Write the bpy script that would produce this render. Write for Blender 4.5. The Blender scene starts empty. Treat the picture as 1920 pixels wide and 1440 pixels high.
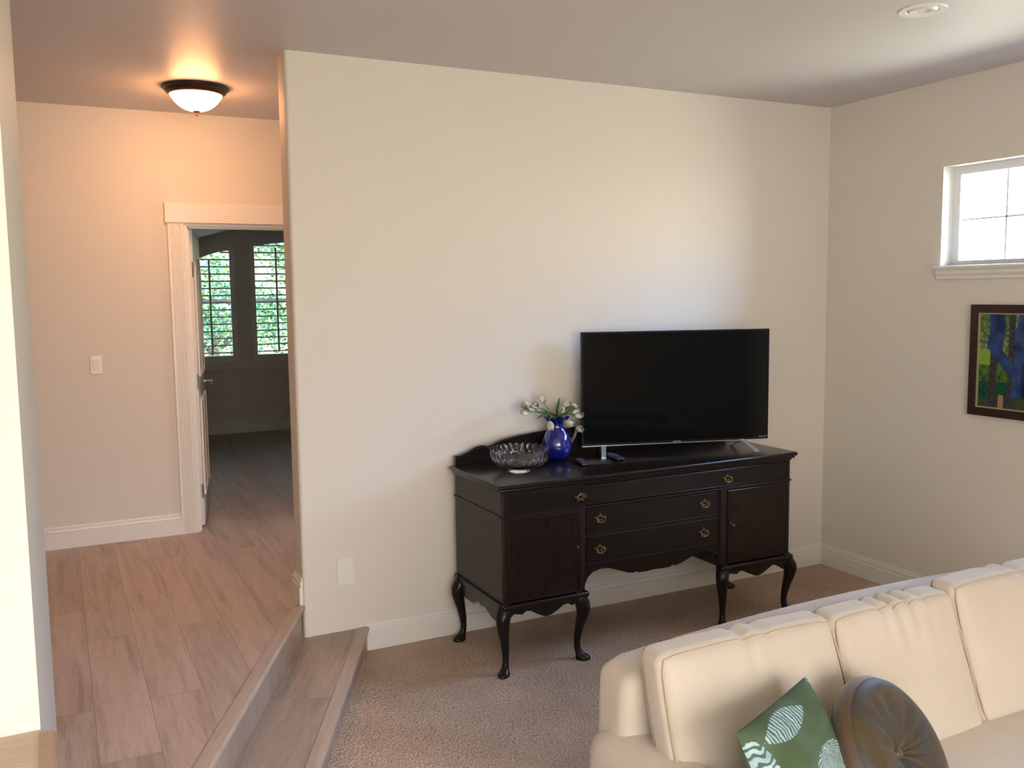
import bpy, bmesh, math, random
from mathutils import Vector, Matrix, noise
random.seed(7)
PI = math.pi
SC = bpy.context.scene
COL = SC.collection

# ------------------------------------------------------------------ camera
F_PX = 1709.92
YAW, PITCH, ROLL = -0.4632, -0.1004, -0.0121
CAM = Vector((-1.0538, -4.5159, 1.8708))
fw = Vector((-math.sin(YAW)*math.cos(PITCH), math.cos(YAW)*math.cos(PITCH), math.sin(PITCH)))
rt = Vector((math.cos(YAW), math.sin(YAW), 0))
up = rt.cross(fw)
r2 = math.cos(ROLL)*rt + math.sin(ROLL)*up
u2 = -math.sin(ROLL)*rt + math.cos(ROLL)*up
cam = bpy.data.cameras.new('camera')
cam.sensor_width = 36
cam.lens = 36*F_PX/1920
cam.clip_start = 0.05
camo = bpy.data.objects.new('camera', cam)
COL.objects.link(camo)
camo.matrix_world = Matrix(((r2.x, u2.x, -fw.x, CAM.x), (r2.y, u2.y, -fw.y, CAM.y), (r2.z, u2.z, -fw.z, CAM.z), (0, 0, 0, 1)))
SC.camera = camo

# ------------------------------------------------------------------ view, world, daylight
SC.view_settings.view_transform = 'Standard'
SC.view_settings.look = 'None'
SC.view_settings.gamma = 1
SC.view_settings.use_curve_mapping = False
SC.view_settings.exposure = 0.0
SKY_STRENGTH = 8.3
w = bpy.data.worlds.new('sky')
SC.world = w
w.use_nodes = True
nt = w.node_tree
bg = nt.nodes['Background']
tc = nt.nodes.new('ShaderNodeTexCoord')
sp = nt.nodes.new('ShaderNodeSeparateXYZ')
cr = nt.nodes.new('ShaderNodeValToRGB')
mr = nt.nodes.new('ShaderNodeMapRange')
mr.inputs[1].default_value = -1
mr.inputs[2].default_value = 1
nt.links.new(tc.outputs['Generated'], sp.inputs[0])
nt.links.new(sp.outputs[2], mr.inputs[0])
nt.links.new(mr.outputs[0], cr.inputs[0])
cr2 = nt.nodes.new('ShaderNodeValToRGB')           # hazier, warmer sky away from the sunny side
nt.links.new(mr.outputs[0], cr2.inputs[0])
e2 = cr2.color_ramp.elements
e2[0].position = 0.40; e2[0].color = (0.82, 0.74, 0.62, 1)
e2[1].position = 0.66; e2[1].color = (0.84, 0.84, 0.86, 1)
e3 = e2.new(0.52); e3.color = (1.0, 0.91, 0.80, 1)
# the sky is brighter on the sunny +x side
sd_ = nt.nodes.new('ShaderNodeMapRange'); sd_.interpolation_type = 'SMOOTHSTEP'
for i_, v_ in ((1, -0.2), (2, 0.9), (3, 1.0), (4, 3.2)): sd_.inputs[i_].default_value = v_
nt.links.new(sp.outputs[0], sd_.inputs[0])
sx_ = nt.nodes.new('ShaderNodeMapRange'); sx_.interpolation_type = 'SMOOTHSTEP'
sx_.inputs[1].default_value = -0.1; sx_.inputs[2].default_value = 0.7
nt.links.new(sp.outputs[0], sx_.inputs[0])
cm = nt.nodes.new('ShaderNodeMix'); cm.data_type = 'RGBA'
nt.links.new(sx_.outputs[0], cm.inputs[0]); nt.links.new(cr2.outputs[0], cm.inputs[6]); nt.links.new(cr.outputs[0], cm.inputs[7])
nt.links.new(cm.outputs[2], bg.inputs[0])
ml = nt.nodes.new('ShaderNodeMath'); ml.operation = 'MULTIPLY'
nt.links.new(sd_.outputs[0], ml.inputs[0]); ml.inputs[1].default_value = SKY_STRENGTH
# and brighter high up than at the hazy, tree-lined horizon
hi = nt.nodes.new('ShaderNodeMapRange'); hi.interpolation_type = 'SMOOTHSTEP'
for i_, v_ in ((1, 0.05), (2, 0.5), (3, 1.0), (4, 2.3)): hi.inputs[i_].default_value = v_
nt.links.new(sp.outputs[2], hi.inputs[0])
m2 = nt.nodes.new('ShaderNodeMath'); m2.operation = 'MULTIPLY'
nt.links.new(ml.outputs[0], m2.inputs[0]); nt.links.new(hi.outputs[0], m2.inputs[1])
# the shaded garden side (+y) is dimmer
gd = nt.nodes.new('ShaderNodeMapRange'); gd.interpolation_type = 'SMOOTHSTEP'
for i_, v_ in ((1, 0.25), (2, 0.85), (3, 1.0), (4, 0.11)): gd.inputs[i_].default_value = v_
nt.links.new(sp.outputs[1], gd.inputs[0])
m3 = nt.nodes.new('ShaderNodeMath'); m3.operation = 'MULTIPLY'
nt.links.new(m2.outputs[0], m3.inputs[0]); nt.links.new(gd.outputs[0], m3.inputs[1])
nt.links.new(m3.outputs[0], bg.inputs[1])
e = cr.color_ramp.elements
e[0].position = 0.40; e[0].color = (0.60, 0.61, 0.50, 1)
e[1].position = 0.62; e[1].color = (0.36, 0.60, 1.05, 1)
m_ = cr.color_ramp.elements.new(0.52); m_.color = (1.0, 0.96, 0.88, 1)

def portal(loc, rot, sx, sy):
    l = bpy.data.lights.new('window_portal', 'AREA')
    l.shape = 'RECTANGLE'; l.size = sx; l.size_y = sy
    l.cycles.is_portal = True
    o = bpy.data.objects.new('window_portal', l)
    o.location = loc; o.rotation_euler = rot
    COL.objects.link(o)

# ------------------------------------------------------------------ helpers
def tag(o, label, cat, group=None, kind=None):
    if label: o['label'] = label
    if cat: o['category'] = cat
    if group: o['group'] = group
    if kind: o['kind'] = kind
    return o

def thing(name, label, cat, loc=(0, 0, 0), rz=0, group=None):
    o = bpy.data.objects.new(name, None)
    COL.objects.link(o)
    o.empty_display_size = 0.05
    o.location = loc; o.rotation_euler = (0, 0, rz)
    return tag(o, label, cat, group)

def link(name, me, mat=None, parent=None, smooth=False, angle=None):
    o = bpy.data.objects.new(name, me)
    COL.objects.link(o)
    if mat is not None:
        for m in (mat if isinstance(mat, (list, tuple)) else [mat]):
            me.materials.append(m)
    if parent is not None: o.parent = parent
    if smooth:
        for p in me.polygons: p.use_smooth = True
        if angle: me.set_sharp_from_angle(angle=math.radians(angle))
    return o

class MB:
    def __init__(s): s.bm = bmesh.new()
    def box(s, a, b, bev=0.0, seg=2, mi=0, M=None):
        x0, y0, z0 = a; x1, y1, z1 = b
        t = bmesh.new()
        bmesh.ops.create_cube(t, size=1)
        for v in t.verts:
            v.co = Vector(((x0+x1)/2 + v.co.x*(x1-x0), (y0+y1)/2 + v.co.y*(y1-y0), (z0+z1)/2 + v.co.z*(z1-z0)))
        if bev > 0:
            bmesh.ops.bevel(t, geom=t.edges[:], offset=bev, segments=seg, profile=0.5, affect='EDGES')
        s.add(t, mi, M); return s
    def prism(s, pts, d0, d1, axis='y', bev=0.0, mi=0, M=None):
        """polygon pts (2-D) extruded along an axis from d0 to d1"""
        t = bmesh.new()
        def P(p, d):
            if axis == 'y': return (p[0], d, p[1])
            if axis == 'x': return (d, p[0], p[1])
            return (p[0], p[1], d)
        va = [t.verts.new(P(p, d0)) for p in pts]
        vb = [t.verts.new(P(p, d1)) for p in pts]
        t.faces.new(va); t.faces.new(vb[::-1])
        n = len(pts)
        for i in range(n): t.faces.new((va[(i+1) % n], va[i], vb[i], vb[(i+1) % n]))
        bmesh.ops.recalc_face_normals(t, faces=t.faces[:])
        if bev > 0:
            bmesh.ops.bevel(t, geom=t.edges[:], offset=bev, segments=1, affect='EDGES')
        bmesh.ops.triangulate(t, faces=[f for f in t.faces if len(f.verts) > 4])
        s.add(t, mi, M); return s
    def tube(s, pts, r, n=8, mi=0, M=None, cap=True):
        t = bmesh.new(); rings = []
        N = len(pts); pts = [Vector(p) for p in pts]
        rr = r if isinstance(r, (list, tuple)) else [r]*N
        ref = Vector((0, 0, 1))
        d0 = (pts[1]-pts[0]).normalized()
        if abs(d0.z) > 0.9: ref = Vector((1, 0, 0))
        a = d0.cross(ref).normalized()
        for i, p in enumerate(pts):
            d = (pts[min(i+1, N-1)]-pts[max(i-1, 0)]).normalized()
            a = (a - d*a.dot(d)).normalized(); b = d.cross(a)
            rings.append([t.verts.new(p + (a*math.cos(k*2*PI/n)+b*math.sin(k*2*PI/n))*rr[i]) for k in range(n)])
        for i in range(N-1):
            for k in range(n):
                t.faces.new((rings[i][k], rings[i][(k+1) % n], rings[i+1][(k+1) % n], rings[i+1][k]))
        if cap: t.faces.new(rings[0][::-1]); t.faces.new(rings[-1])
        s.add(t, mi, M); return s
    def lathe(s, prof, n=48, mi=0, M=None, f=None):
        """prof: list of (r, z); f(r, z, ang) may move a point"""
        t = bmesh.new(); rings = []
        for (r, z) in prof:
            if r < 1e-6: rings.append([t.verts.new((0, 0, z))]); continue
            ring = []
            for k in range(n):
                a = 2*PI*k/n
                q = f(r, z, a) if f else (r, z)
                ring.append(t.verts.new((q[0]*math.cos(a), q[0]*math.sin(a), q[1])))
            rings.append(ring)
        for A, B in zip(rings, rings[1:]):
            for k in range(n):
                k2 = (k+1) % n
                if len(A) == 1 and len(B) == 1: continue
                if len(A) == 1: t.faces.new((A[0], B[k], B[k2]))
                elif len(B) == 1: t.faces.new((A[k2], A[k], B[0]))
                else: t.faces.new((A[k2], A[k], B[k], B[k2]))
        bmesh.ops.recalc_face_normals(t, faces=t.faces[:])
        s.add(t, mi, M); return s
    def add(s, t, mi=0, M=None):
        me = bpy.data.meshes.new('tmp')
        for f in t.faces: f.material_index = mi
        if M is not None: bmesh.ops.transform(t, matrix=M, verts=t.verts[:])
        t.to_mesh(me); t.free()
        s.bm.from_mesh(me); bpy.data.meshes.remove(me)
    def build(s, name, mat=None, parent=None, smooth=False, angle=35):
        me = bpy.data.meshes.new(name)
        s.bm.to_mesh(me); s.bm.free()
        return link(name, me, mat, parent, smooth, angle if smooth else None)

# ------------------------------------------------------------------ materials
def newmat(name):
    m = bpy.data.materials.new(name); m.use_nodes = True
    return m, m.node_tree, m.node_tree.nodes['Principled BSDF']

def plain(name, c, rough=0.5, metal=0.0, spec=0.5, coat=0.0, **kw):
    m, t, b = newmat(name)
    b.inputs['Base Color'].default_value = (*c, 1)
    b.inputs['Roughness'].default_value = rough
    b.inputs['Metallic'].default_value = metal
    b.inputs['Specular IOR Level'].default_value = spec
    b.inputs['Coat Weight'].default_value = coat
    for k, v in kw.items(): b.inputs[k.replace('_', ' ')].default_value = v
    return m

def N(t, kind, **inp):
    n = t.nodes.new(kind)
    for k, v in inp.items():
        if k in ('ins',):
            for i, x in v.items():
                if hasattr(x, 'is_linked') or isinstance(x, bpy.types.NodeSocket): t.links.new(x, n.inputs[i])
                else: n.inputs[i].default_value = x
        else: setattr(n, k, v)
    return n

def ramp(t, fac, stops):
    n = t.nodes.new('ShaderNodeValToRGB'); e = n.color_ramp.elements
    e[0].position, e[0].color = stops[0][0], (*stops[0][1], 1)
    e[1].position, e[1].color = stops[-1][0], (*stops[-1][1], 1)
    for p, c in stops[1:-1]:
        x = e.new(p); x.color = (*c, 1)
    t.links.new(fac, n.inputs[0]); return n.outputs[0]

def bump(t, b, h, strength, dist=0.01):
    n = N(t, 'ShaderNodeBump', ins={0: strength, 1: dist}); t.links.new(h, n.inputs['Height'])
    t.links.new(n.outputs[0], b.inputs['Normal'])

def coords(t, scale=(1, 1, 1), rot=(0, 0, 0), kind='Object', loc=(0, 0, 0)):
    c = t.nodes.new('ShaderNodeTexCoord')
    m = N(t, 'ShaderNodeMapping', ins={1: loc, 2: rot, 3: scale})
    t.links.new(c.outputs[kind], m.inputs[0]); return m.outputs[0]

def paint(name, c, rough=0.6, tex=0.12, scale=140):
    m, t, b = newmat(name)
    b.inputs['Base Color'].default_value = (*c, 1)
    b.inputs['Roughness'].default_value = rough
    b.inputs['Specular IOR Level'].default_value = 0.35
    v = coords(t)
    n = N(t, 'ShaderNodeTexNoise', ins={0: v, 2: scale, 3: 3.0})
    bump(t, b, n.outputs[0], tex, 0.002)
    return m

M_wall = paint('wall_paint', (0.74, 0.685, 0.60))
M_hallwall = M_wall
M_ceil = paint('ceiling_paint', (0.63, 0.585, 0.575), rough=0.45, tex=0.1)
M_trim = plain('white_trim_paint', (0.80, 0.765, 0.70), 0.35)
M_trimy = plain('white_vinyl', (0.78, 0.79, 0.78), 0.4)
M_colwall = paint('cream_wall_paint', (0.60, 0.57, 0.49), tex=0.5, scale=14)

def mat_planks(name, c1, c2, c3, rotz=PI/2, seam=0.004, bw=1.25, rh=0.2, offs=(0, 0, 0), rough=0.42):
    m, t, b = newmat(name)
    v = coords(t, rot=(0, 0, rotz), loc=offs)
    br = N(t, 'ShaderNodeTexBrick', offset=0.37, offset_frequency=2,
           ins={0: v, 1: (0.0, 0.0, 0.0, 1), 2: (1, 1, 1, 1), 3: (0.5, 0.5, 0.5, 1), 4: 1.0, 5: 0.0012, 6: 0.1, 7: 0.0, 8: bw, 9: rh})
    vs = coords(t, scale=(1.0, 1.0, 1.0), rot=(0, 0, rotz))
    # each plank shifts its own grain
    sh = N(t, 'ShaderNodeVectorMath', operation='MULTIPLY_ADD', ins={0: br.outputs[0], 1: (7.3, 3.1, 0), 2: vs})
    mg = N(t, 'ShaderNodeMapping', ins={0: sh.outputs[0], 3: (0.9, 11.0, 1)})
    g1 = N(t, 'ShaderNodeTexNoise', ins={0: mg.outputs[0], 2: 1.6, 3: 5.0, 4: 0.6, 8: 0.6})
    mg2 = N(t, 'ShaderNodeMapping', ins={0: sh.outputs[0], 3: (4, 60.0, 1)})
    g2 = N(t, 'ShaderNodeTexNoise', ins={0: mg2.outputs[0], 2: 2.5, 3: 4.0, 4: 0.65})
    c = ramp(t, g1.outputs[0], [(0.30, c3), (0.5, c1), (0.72, c2)])
    mx = N(t, 'ShaderNodeMix', data_type='RGBA', blend_type='MULTIPLY', ins={0: 0.55, 6: c})
    gg = ramp(t, g2.outputs[0], [(0.3, (0.72, 0.72, 0.72)), (0.62, (1.05, 1.05, 1.05))])
    t.links.new(gg, mx.inputs[7])
    tone = ramp(t, br.outputs[0], [(0.0, (0.86, 0.86, 0.87)), (1.0, (1.08, 1.06, 1.04))])
    mx2 = N(t, 'ShaderNodeMix', data_type='RGBA', blend_type='MULTIPLY', ins={0: 1.0, 6: mx.outputs[2], 7: tone})
    mx3 = N(t, 'ShaderNodeMix', data_type='RGBA', blend_type='MIX', ins={0: br.outputs[1], 6: mx2.outputs[2], 7: (c3[0]*0.72, c3[1]*0.72, c3[2]*0.72, 1)})
    t.links.new(mx3.outputs[2], b.inputs['Base Color'])
    b.inputs['Roughness'].default_value = rough
    bump(t, b, g2.outputs[0], 0.12, 0.002)
    return m

M_floor = mat_planks('vinyl_planks', (0.52, 0.385, 0.305), (0.59, 0.45, 0.365), (0.36, 0.26, 0.205))
STEP_ANG = math.atan2(0.4217, 0.9068)
M_step = mat_planks('step_planks', (0.45, 0.34, 0.26), (0.50, 0.385, 0.305), (0.34, 0.255, 0.195), rotz=PI/2+STEP_ANG, bw=1.6, rh=0.7, offs=(0.3, 0.2, 0))
M_nosing = mat_planks('step_nosing', (0.53, 0.405, 0.315), (0.57, 0.44, 0.35), (0.46, 0.35, 0.27), rotz=PI/2+STEP_ANG, bw=40, rh=3, offs=(0.7, 0.9, 0))

def mat_carpet():
    m, t, b = newmat('beige_carpet')
    v = coords(t)
    a = N(t, 'ShaderNodeTexNoise', ins={0: v, 2: 3.0, 3: 3.0})
    f = N(t, 'ShaderNodeTexNoise', ins={0: v, 2: 85.0, 3: 3.0, 4: 0.7})
    vo = N(t, 'ShaderNodeTexVoronoi', ins={0: v, 2: 95.0})
    base = ramp(t, a.outputs[0], [(0.35, (0.58, 0.425, 0.315)), (0.65, (0.67, 0.50, 0.385))])
    sp = ramp(t, f.outputs[0], [(0.31, (0.30, 0.27, 0.25)), (0.40, (0.86, 0.85, 0.84)), (0.6, (1.08, 1.08, 1.08))])
    mx = N(t, 'ShaderNodeMix', data_type='RGBA', blend_type='MULTIPLY', ins={0: 1.0, 6: base, 7: sp})
    t.links.new(mx.outputs[2], b.inputs['Base Color'])
    b.inputs['Roughness'].default_value = 0.95
    b.inputs['Specular IOR Level'].default_value = 0.1
    ad = N(t, 'ShaderNodeMath', operation='ADD', ins={0: f.outputs[0], 1: vo.outputs[0]})
    bump(t, b, ad.outputs[0], 0.9, 0.012)
    return m
M_carpet = mat_carpet()

def mat_wood(name, c1, c2, rough=0.28, coat=0.12, scale=(3, 3, 14)):
    m, t, b = newmat(name)
    v = coords(t, scale=scale)
    n = N(t, 'ShaderNodeTexNoise', ins={0: v, 2: 3.0, 3: 6.0, 4: 0.65, 8: 0.8})
    t.links.new(ramp(t, n.outputs[0], [(0.3, c1), (0.7, c2)]), b.inputs['Base Color'])
    b.inputs['Roughness'].default_value = rough
    b.inputs['Coat Weight'].default_value = coat
    b.inputs['Coat Roughness'].default_value = 0.15
    b.inputs['Specular IOR Level'].default_value = 0.22
    n2 = N(t, 'ShaderNodeTexNoise', ins={0: v, 2: 12.0, 3: 4.0})
    bump(t, b, n2.outputs[0], 0.05, 0.003)
    return m
M_mahog = mat_wood('dark_mahogany', (0.006, 0.004, 0.0036), (0.013, 0.007, 0.0055), coat=0.2)
M_side = mat_wood('side_mahogany', (0.012, 0.0075, 0.006), (0.026, 0.015, 0.011), rough=0.36)
M_door = mat_wood('figured_mahogany', (0.006, 0.0036, 0.003), (0.022, 0.009, 0.007), rough=0.3, scale=(5, 5, 5))
M_drawer = mat_wood('drawer_mahogany', (0.006, 0.005, 0.005), (0.013, 0.008, 0.007), rough=0.3, scale=(4, 4, 20))
M_brass = plain('aged_brass', (0.22, 0.17, 0.09), 0.42, 0.9)
M_tvfoot = plain('satin_silver', (0.60, 0.63, 0.68), 0.35, 0.55)
M_silver = plain('brushed_silver', (0.62, 0.65, 0.72), 0.25, 1.0)
M_steel = plain('hinge_steel', (0.5, 0.48, 0.45), 0.35, 1.0)
M_black = plain('black_plastic', (0.008, 0.008, 0.009), 0.35)
M_screen = plain('black_screen', (0.0012, 0.0022, 0.0024), 0.07, 0.0, 0.2)
M_bezel = plain('screen_bezel', (0.004, 0.004, 0.005), 0.45, spec=0.2)
M_logo = plain('logo_grey', (0.35, 0.36, 0.38), 0.5)
M_bronze = plain('oiled_bronze', (0.05, 0.024, 0.016), 0.4, 0.6)
M_copper = plain('copper_finial', (0.35, 0.15, 0.07), 0.35, 0.9)
M_plate = plain('wall_plate_plastic', (0.82, 0.78, 0.68), 0.35)
M_remote = plain('remote_plastic', (0.022, 0.02, 0.035), 0.3)
M_rbtn = plain('remote_buttons', (0.12, 0.10, 0.22), 0.4)
M_petal = plain('tulip_petal', (0.95, 0.90, 0.74), 0.5, Subsurface_Weight=0.3, Subsurface_Scale=0.02)
M_stem = plain('tulip_stem', (0.11, 0.20, 0.05), 0.5)
M_leafg = plain('tulip_leaf', (0.045, 0.085, 0.02), 0.45)

def glassmat(name, c, rough=0.0, ior=1.5, trans=1.0):
    m = plain(name, c, rough)
    b = m.node_tree.nodes['Principled BSDF']
    b.inputs['Transmission Weight'].default_value = trans
    b.inputs['IOR'].default_value = ior
    return m
M_crystal = glassmat('cut_crystal', (0.93, 0.95, 0.98), 0.02)
M_hglass = glassmat('clear_glass_handle', (0.9, 0.93, 1.0), 0.03)
M_blue = plain('cobalt_glass', (0.006, 0.016, 0.26), 0.04, coat=1.0, Transmission_Weight=0.35, IOR=1.5)

def mat_pane():
    m, t, b = newmat('window_glass')
    o = t.nodes['Material Output']
    tr = N(t, 'ShaderNodeBsdfTransparent', ins={0: (0.96, 0.98, 0.98, 1)})
    gl = N(t, 'ShaderNodeBsdfGlossy', ins={1: 0.02})
    fr = N(t, 'ShaderNodeFresnel', ins={0: 1.2})
    mx = N(t, 'ShaderNodeMixShader', ins={0: fr.outputs[0], 1: tr.outputs[0], 2: gl.outputs[0]})
    t.links.new(mx.outputs[0], o.inputs[0]); return m
M_pane = mat_pane()

def mat_fabric(name, c, c2, rough=0.9, scale=260, sheen=0.3, bmp=0.25):
    m, t, b = newmat(name)
    v = coords(t)
    n = N(t, 'ShaderNodeTexNoise', ins={0: v, 2: 5.0, 3: 3.0})
    t.links.new(ramp(t, n.outputs[0], [(0.3, c), (0.7, c2)]), b.inputs['Base Color'])
    b.inputs['Roughness'].default_value = rough
    b.inputs['Specular IOR Level'].default_value = 0.2
    b.inputs['Sheen Weight'].default_value = sheen
    f = N(t, 'ShaderNodeTexNoise', ins={0: v, 2: scale, 3: 2.0})
    bump(t, b, f.outputs[0], bmp, 0.002)
    return m
M_cream = mat_fabric('cream_sofa_fabric', (0.52, 0.445, 0.345), (0.57, 0.49, 0.39))
M_piping = mat_fabric('cream_piping', (0.46, 0.36, 0.25), (0.50, 0.40, 0.28), scale=600)
def mat_silk():
    m, t, b = newmat('olive_brown_silk')
    v = coords(t)
    n = N(t, 'ShaderNodeTexNoise', ins={0: v, 2: 7.0, 3: 1.0, 8: 1.5})
    t.links.new(ramp(t, n.outputs[0], [(0.38, (0.046, 0.042, 0.036)), (0.50, (0.048, 0.036, 0.022)), (0.62, (0.066, 0.043, 0.016))]), b.inputs['Base Color'])
    b.inputs['Roughness'].default_value = 0.55
    b.inputs['Specular IOR Level'].default_value = 0.3
    b.inputs['Sheen Weight'].default_value = 0.08
    return m
M_silk = mat_silk()
M_silk2 = plain('brown_silk_side', (0.075, 0.042, 0.018), 0.4, Sheen_Weight=0.3)

def mat_vcol(name, rough=0.8, bumps=0.0):
    m, t, b = newmat(name)
    a = N(t, 'ShaderNodeVertexColor', layer_name='Col')
    t.links.new(a.outputs[0], b.inputs['Base Color'])
    b.inputs['Roughness'].default_value = rough
    b.inputs['Specular IOR Level'].default_value = 0.25
    if bumps:
        n = N(t, 'ShaderNodeTexNoise', ins={0: coords(t), 2: 60.0, 3: 4.0})
        bump(t, b, n.outputs[0], bumps, 0.003)
    return m
M_greenp = mat_vcol('green_printed_cotton', 0.85)
M_canvas = mat_vcol('painted_canvas', 0.5, 0.4)
M_frame = mat_wood('dark_brown_frame', (0.030, 0.014, 0.010), (0.055, 0.026, 0.018), rough=0.4)
M_gilt = plain('gilt_liner', (0.42, 0.40, 0.20), 0.5, 0.3)

def emis(name, c, s):
    m, t, b = newmat(name)
    b.inputs['Base Color'].default_value = (0.9, 0.9, 0.9, 1)
    b.inputs['Emission Color'].default_value = (*c, 1)
    b.inputs['Emission Strength'].default_value = s
    return m
LAMP_STRENGTH = 70.0
M_lamp = emis('lit_frosted_glass', (1.0, 0.44, 0.17), LAMP_STRENGTH)

# ------------------------------------------------------------------ dimensions
XR, H = 3.5502, 3.0411
H1, H2 = 0.2933, 0.125
YH = 1.802
FAR = 6.23
DX, DY = -0.465, -1.0                      # direction of the step edges

def struct(name, mb, mat, smooth=False, label=None, parent=None):
    o = mb.build(name, mat, parent, smooth)
    if parent is None: o['kind'] = 'structure'
    if label: o['label'] = label
    return o

def wall_with_holes(name, axis, at, thick, a0, a1, z0, z1, holes, mat, label=None):
    """wall in a plane; holes: (a0,a1,z0,z1). axis 'y': plane y=at..at+thick along x; 'x': plane x=at.. along y"""
    mb = MB()
    xs = sorted({a0, a1, *[h[0] for h in holes], *[h[1] for h in holes]})
    for i in range(len(xs)-1):
        l, r = xs[i], xs[i+1]
        hs = sorted([h for h in holes if h[0] <= l+1e-6 and h[1] >= r-1e-6], key=lambda h: h[2])
        z = z0; segs = []
        for h in hs:
            if h[2] > z: segs.append((z, h[2]))
            z = h[3]
        if z < z1: segs.append((z, z1))
        for (p, q) in segs:
            if axis == 'y': mb.box((l, at, p), (r, at+thick, q))
            else: mb.box((at, l, p), (at+thick, r, q))
    return struct(name, mb, mat, label=label)

# ------------------------------------------------------------------ floors
xe = lambda y, off=0.0: off + DX*(-y)      # x of a step-edge parallel at this y (y<0)
mb = MB().prism([(-3.4, 2.1), (XR+.1, 2.1), (XR+.1, -7.0), (-3.4, -7.0)], -0.06, 0.0, 'z')
struct('floor', mb, M_carpet, label='beige speckled carpet of the living room')
mb = MB().prism([(-3.3, YH+0.13), (-3.3, -6.8), (xe(-6.6, -0.06), -6.6), (-0.06, 0.0), (0.0, 0.05), (0.0, 0.16), (4.2, 0.16), (4.2, YH+0.13)], H1-0.04, H1, 'z')
mb.prism([(-2.4, YH+0.13), (4.2, YH+0.13), (4.2, FAR+0.1), (-2.4, FAR+0.1)], H1-0.04, H1, 'z')
struct('floor', mb, M_floor, label='greyish brown plank floor of the raised hallway')

# ------------------------------------------------------------------ steps down to the carpet
YE = -6.5
def strip(off0, off1, z0, z1, mb, yend=YE, y0=0.0, r=0):
    """bar between two parallels of the step edge"""
    pts = [(off0+DX*(-y0), y0), (off1+DX*(-y0), y0), (off1+DX*(-yend), yend), (off0+DX*(-yend), yend)]
    mb.prism(pts, z0, z1, 'z')
    return mb
def nosing(off_in, off_out, z, name, mat, parent, yend=YE, th=0.028, lab=None):
    # rounded front edge, profile swept along the edge direction
    prof = [(off_in, z-th), (off_in, z)]
    R = th/2
    for k in range(0, 7):
        a = PI/2 - PI*k/6
        prof.append((off_out-R+R*math.cos(a), z-R+R*math.sin(a)))
    me = bpy.data.meshes.new(name)
    vs = []; n = len(prof)
    for yy in (-0.001, yend):
        for (o, zz) in prof: vs.append((o+DX*(-yy), yy, zz))
    fs = [list(range(n))[::-1], list(range(n, 2*n))]
    for i in range(n): fs.append([i, (i+1) % n, n+(i+1) % n, n+i])
    me.from_pydata(vs, [], fs); me.update()
    return link(name, me, mat, parent, True, 40)

up_ = thing('stair_step', 'upper grey-brown plank step at the edge of the raised hallway floor', 'step', (0, 0, 0), 0, 'plank steps to the hallway')
nosing(-0.062, 0.008, H1+0.004, 'nosing', M_nosing, up_)
strip(-0.06, -0.014, H2-0.01, H1-0.024, MB()).build('riser', M_step, up_)
lo = thing('stair_step', 'lower plank step with rounded nosing beside the carpet', 'step', (0, 0, 0), 0, 'plank steps to the hallway')
strip(-0.02, 0.29, H2-0.03, H2, MB()).build('tread', M_step, lo)
nosing(0.282, 0.345, H2+0.003, 'nosing', M_nosing, lo)
strip(0.29, 0.322, -0.02, H2-0.024, MB()).build('riser', M_step, lo)

# ------------------------------------------------------------------ walls
# main wall with rounded hallway end
def rr_end(x0, x1, y0, y1, r=0.018, n=5):
    pts = [(x1, y0), (x1, y1)]
    for k in range(n+1):
        a = PI/2 + k*(PI/2)/n
        pts.append((x0+r+r*math.cos(a), y1-r+r*math.sin(a)))
    for k in range(n+1):
        a = PI + k*(PI/2)/n
        pts.append((x0+r+r*math.cos(a), y0+r+r*math.sin(a)))
    return pts
mb = MB().prism(rr_end(0.0, XR+0.2, 0.0, 0.16), 0.0, H, 'z')
struct('wall_front', mb, M_wall, smooth=True, label='long wall behind the sideboard')

# right wall with two high windows
WZ0, WZ1 = 1.991, 2.555
W1A, W1B = -0.868, -2.07
wins = [(W1B, W1A, WZ0, WZ1)]
wall_with_holes('wall_right', 'x', XR, 0.16, -6.9, 0.0, -0.05, H, wins, M_wall, 'wall right of the sideboard with a high window')
# back wall (behind the camera) with a wide window, left wall with a tall window
BW = (-2.3, 1.3, 0.8, 2.7)
wall_with_holes('wall_back', 'y', -6.95, 0.15, -3.3, XR+0.1, -0.05, H, [BW], M_wall)
wall_with_holes('wall_left', 'x', -3.35, 0.15, -6.9, FAR, -0.05, H, [], M_wall)
# stair wall block on the left
mb = MB().prism([(-3.2, -2.42), (-1.128, -2.42), (-1.128, -0.985), (-3.2, -0.985)], H1, H, 'z')
struct('wall_stair', mb, M_colwall, label='cream wall end beside the stairs at the left edge')
# hall wall with door opening
DX0, DX1, DZ = -0.27, 0.54, 2.343
wall_with_holes('wall_hall', 'y', YH, 0.12, -3.3, 4.2, H1, H, [(DX0, DX1, H1, DZ)], M_hallwall, 'hallway wall with the doorway')
struct('wall_hall_end', MB().box((4.1, 0.16, H1), (4.2, YH, H)), M_wall)
# ceiling
struct('ceiling', MB().box((-3.4, -7.0, H), (4.2, YH+0.12, H+0.1)), M_ceil)

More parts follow.
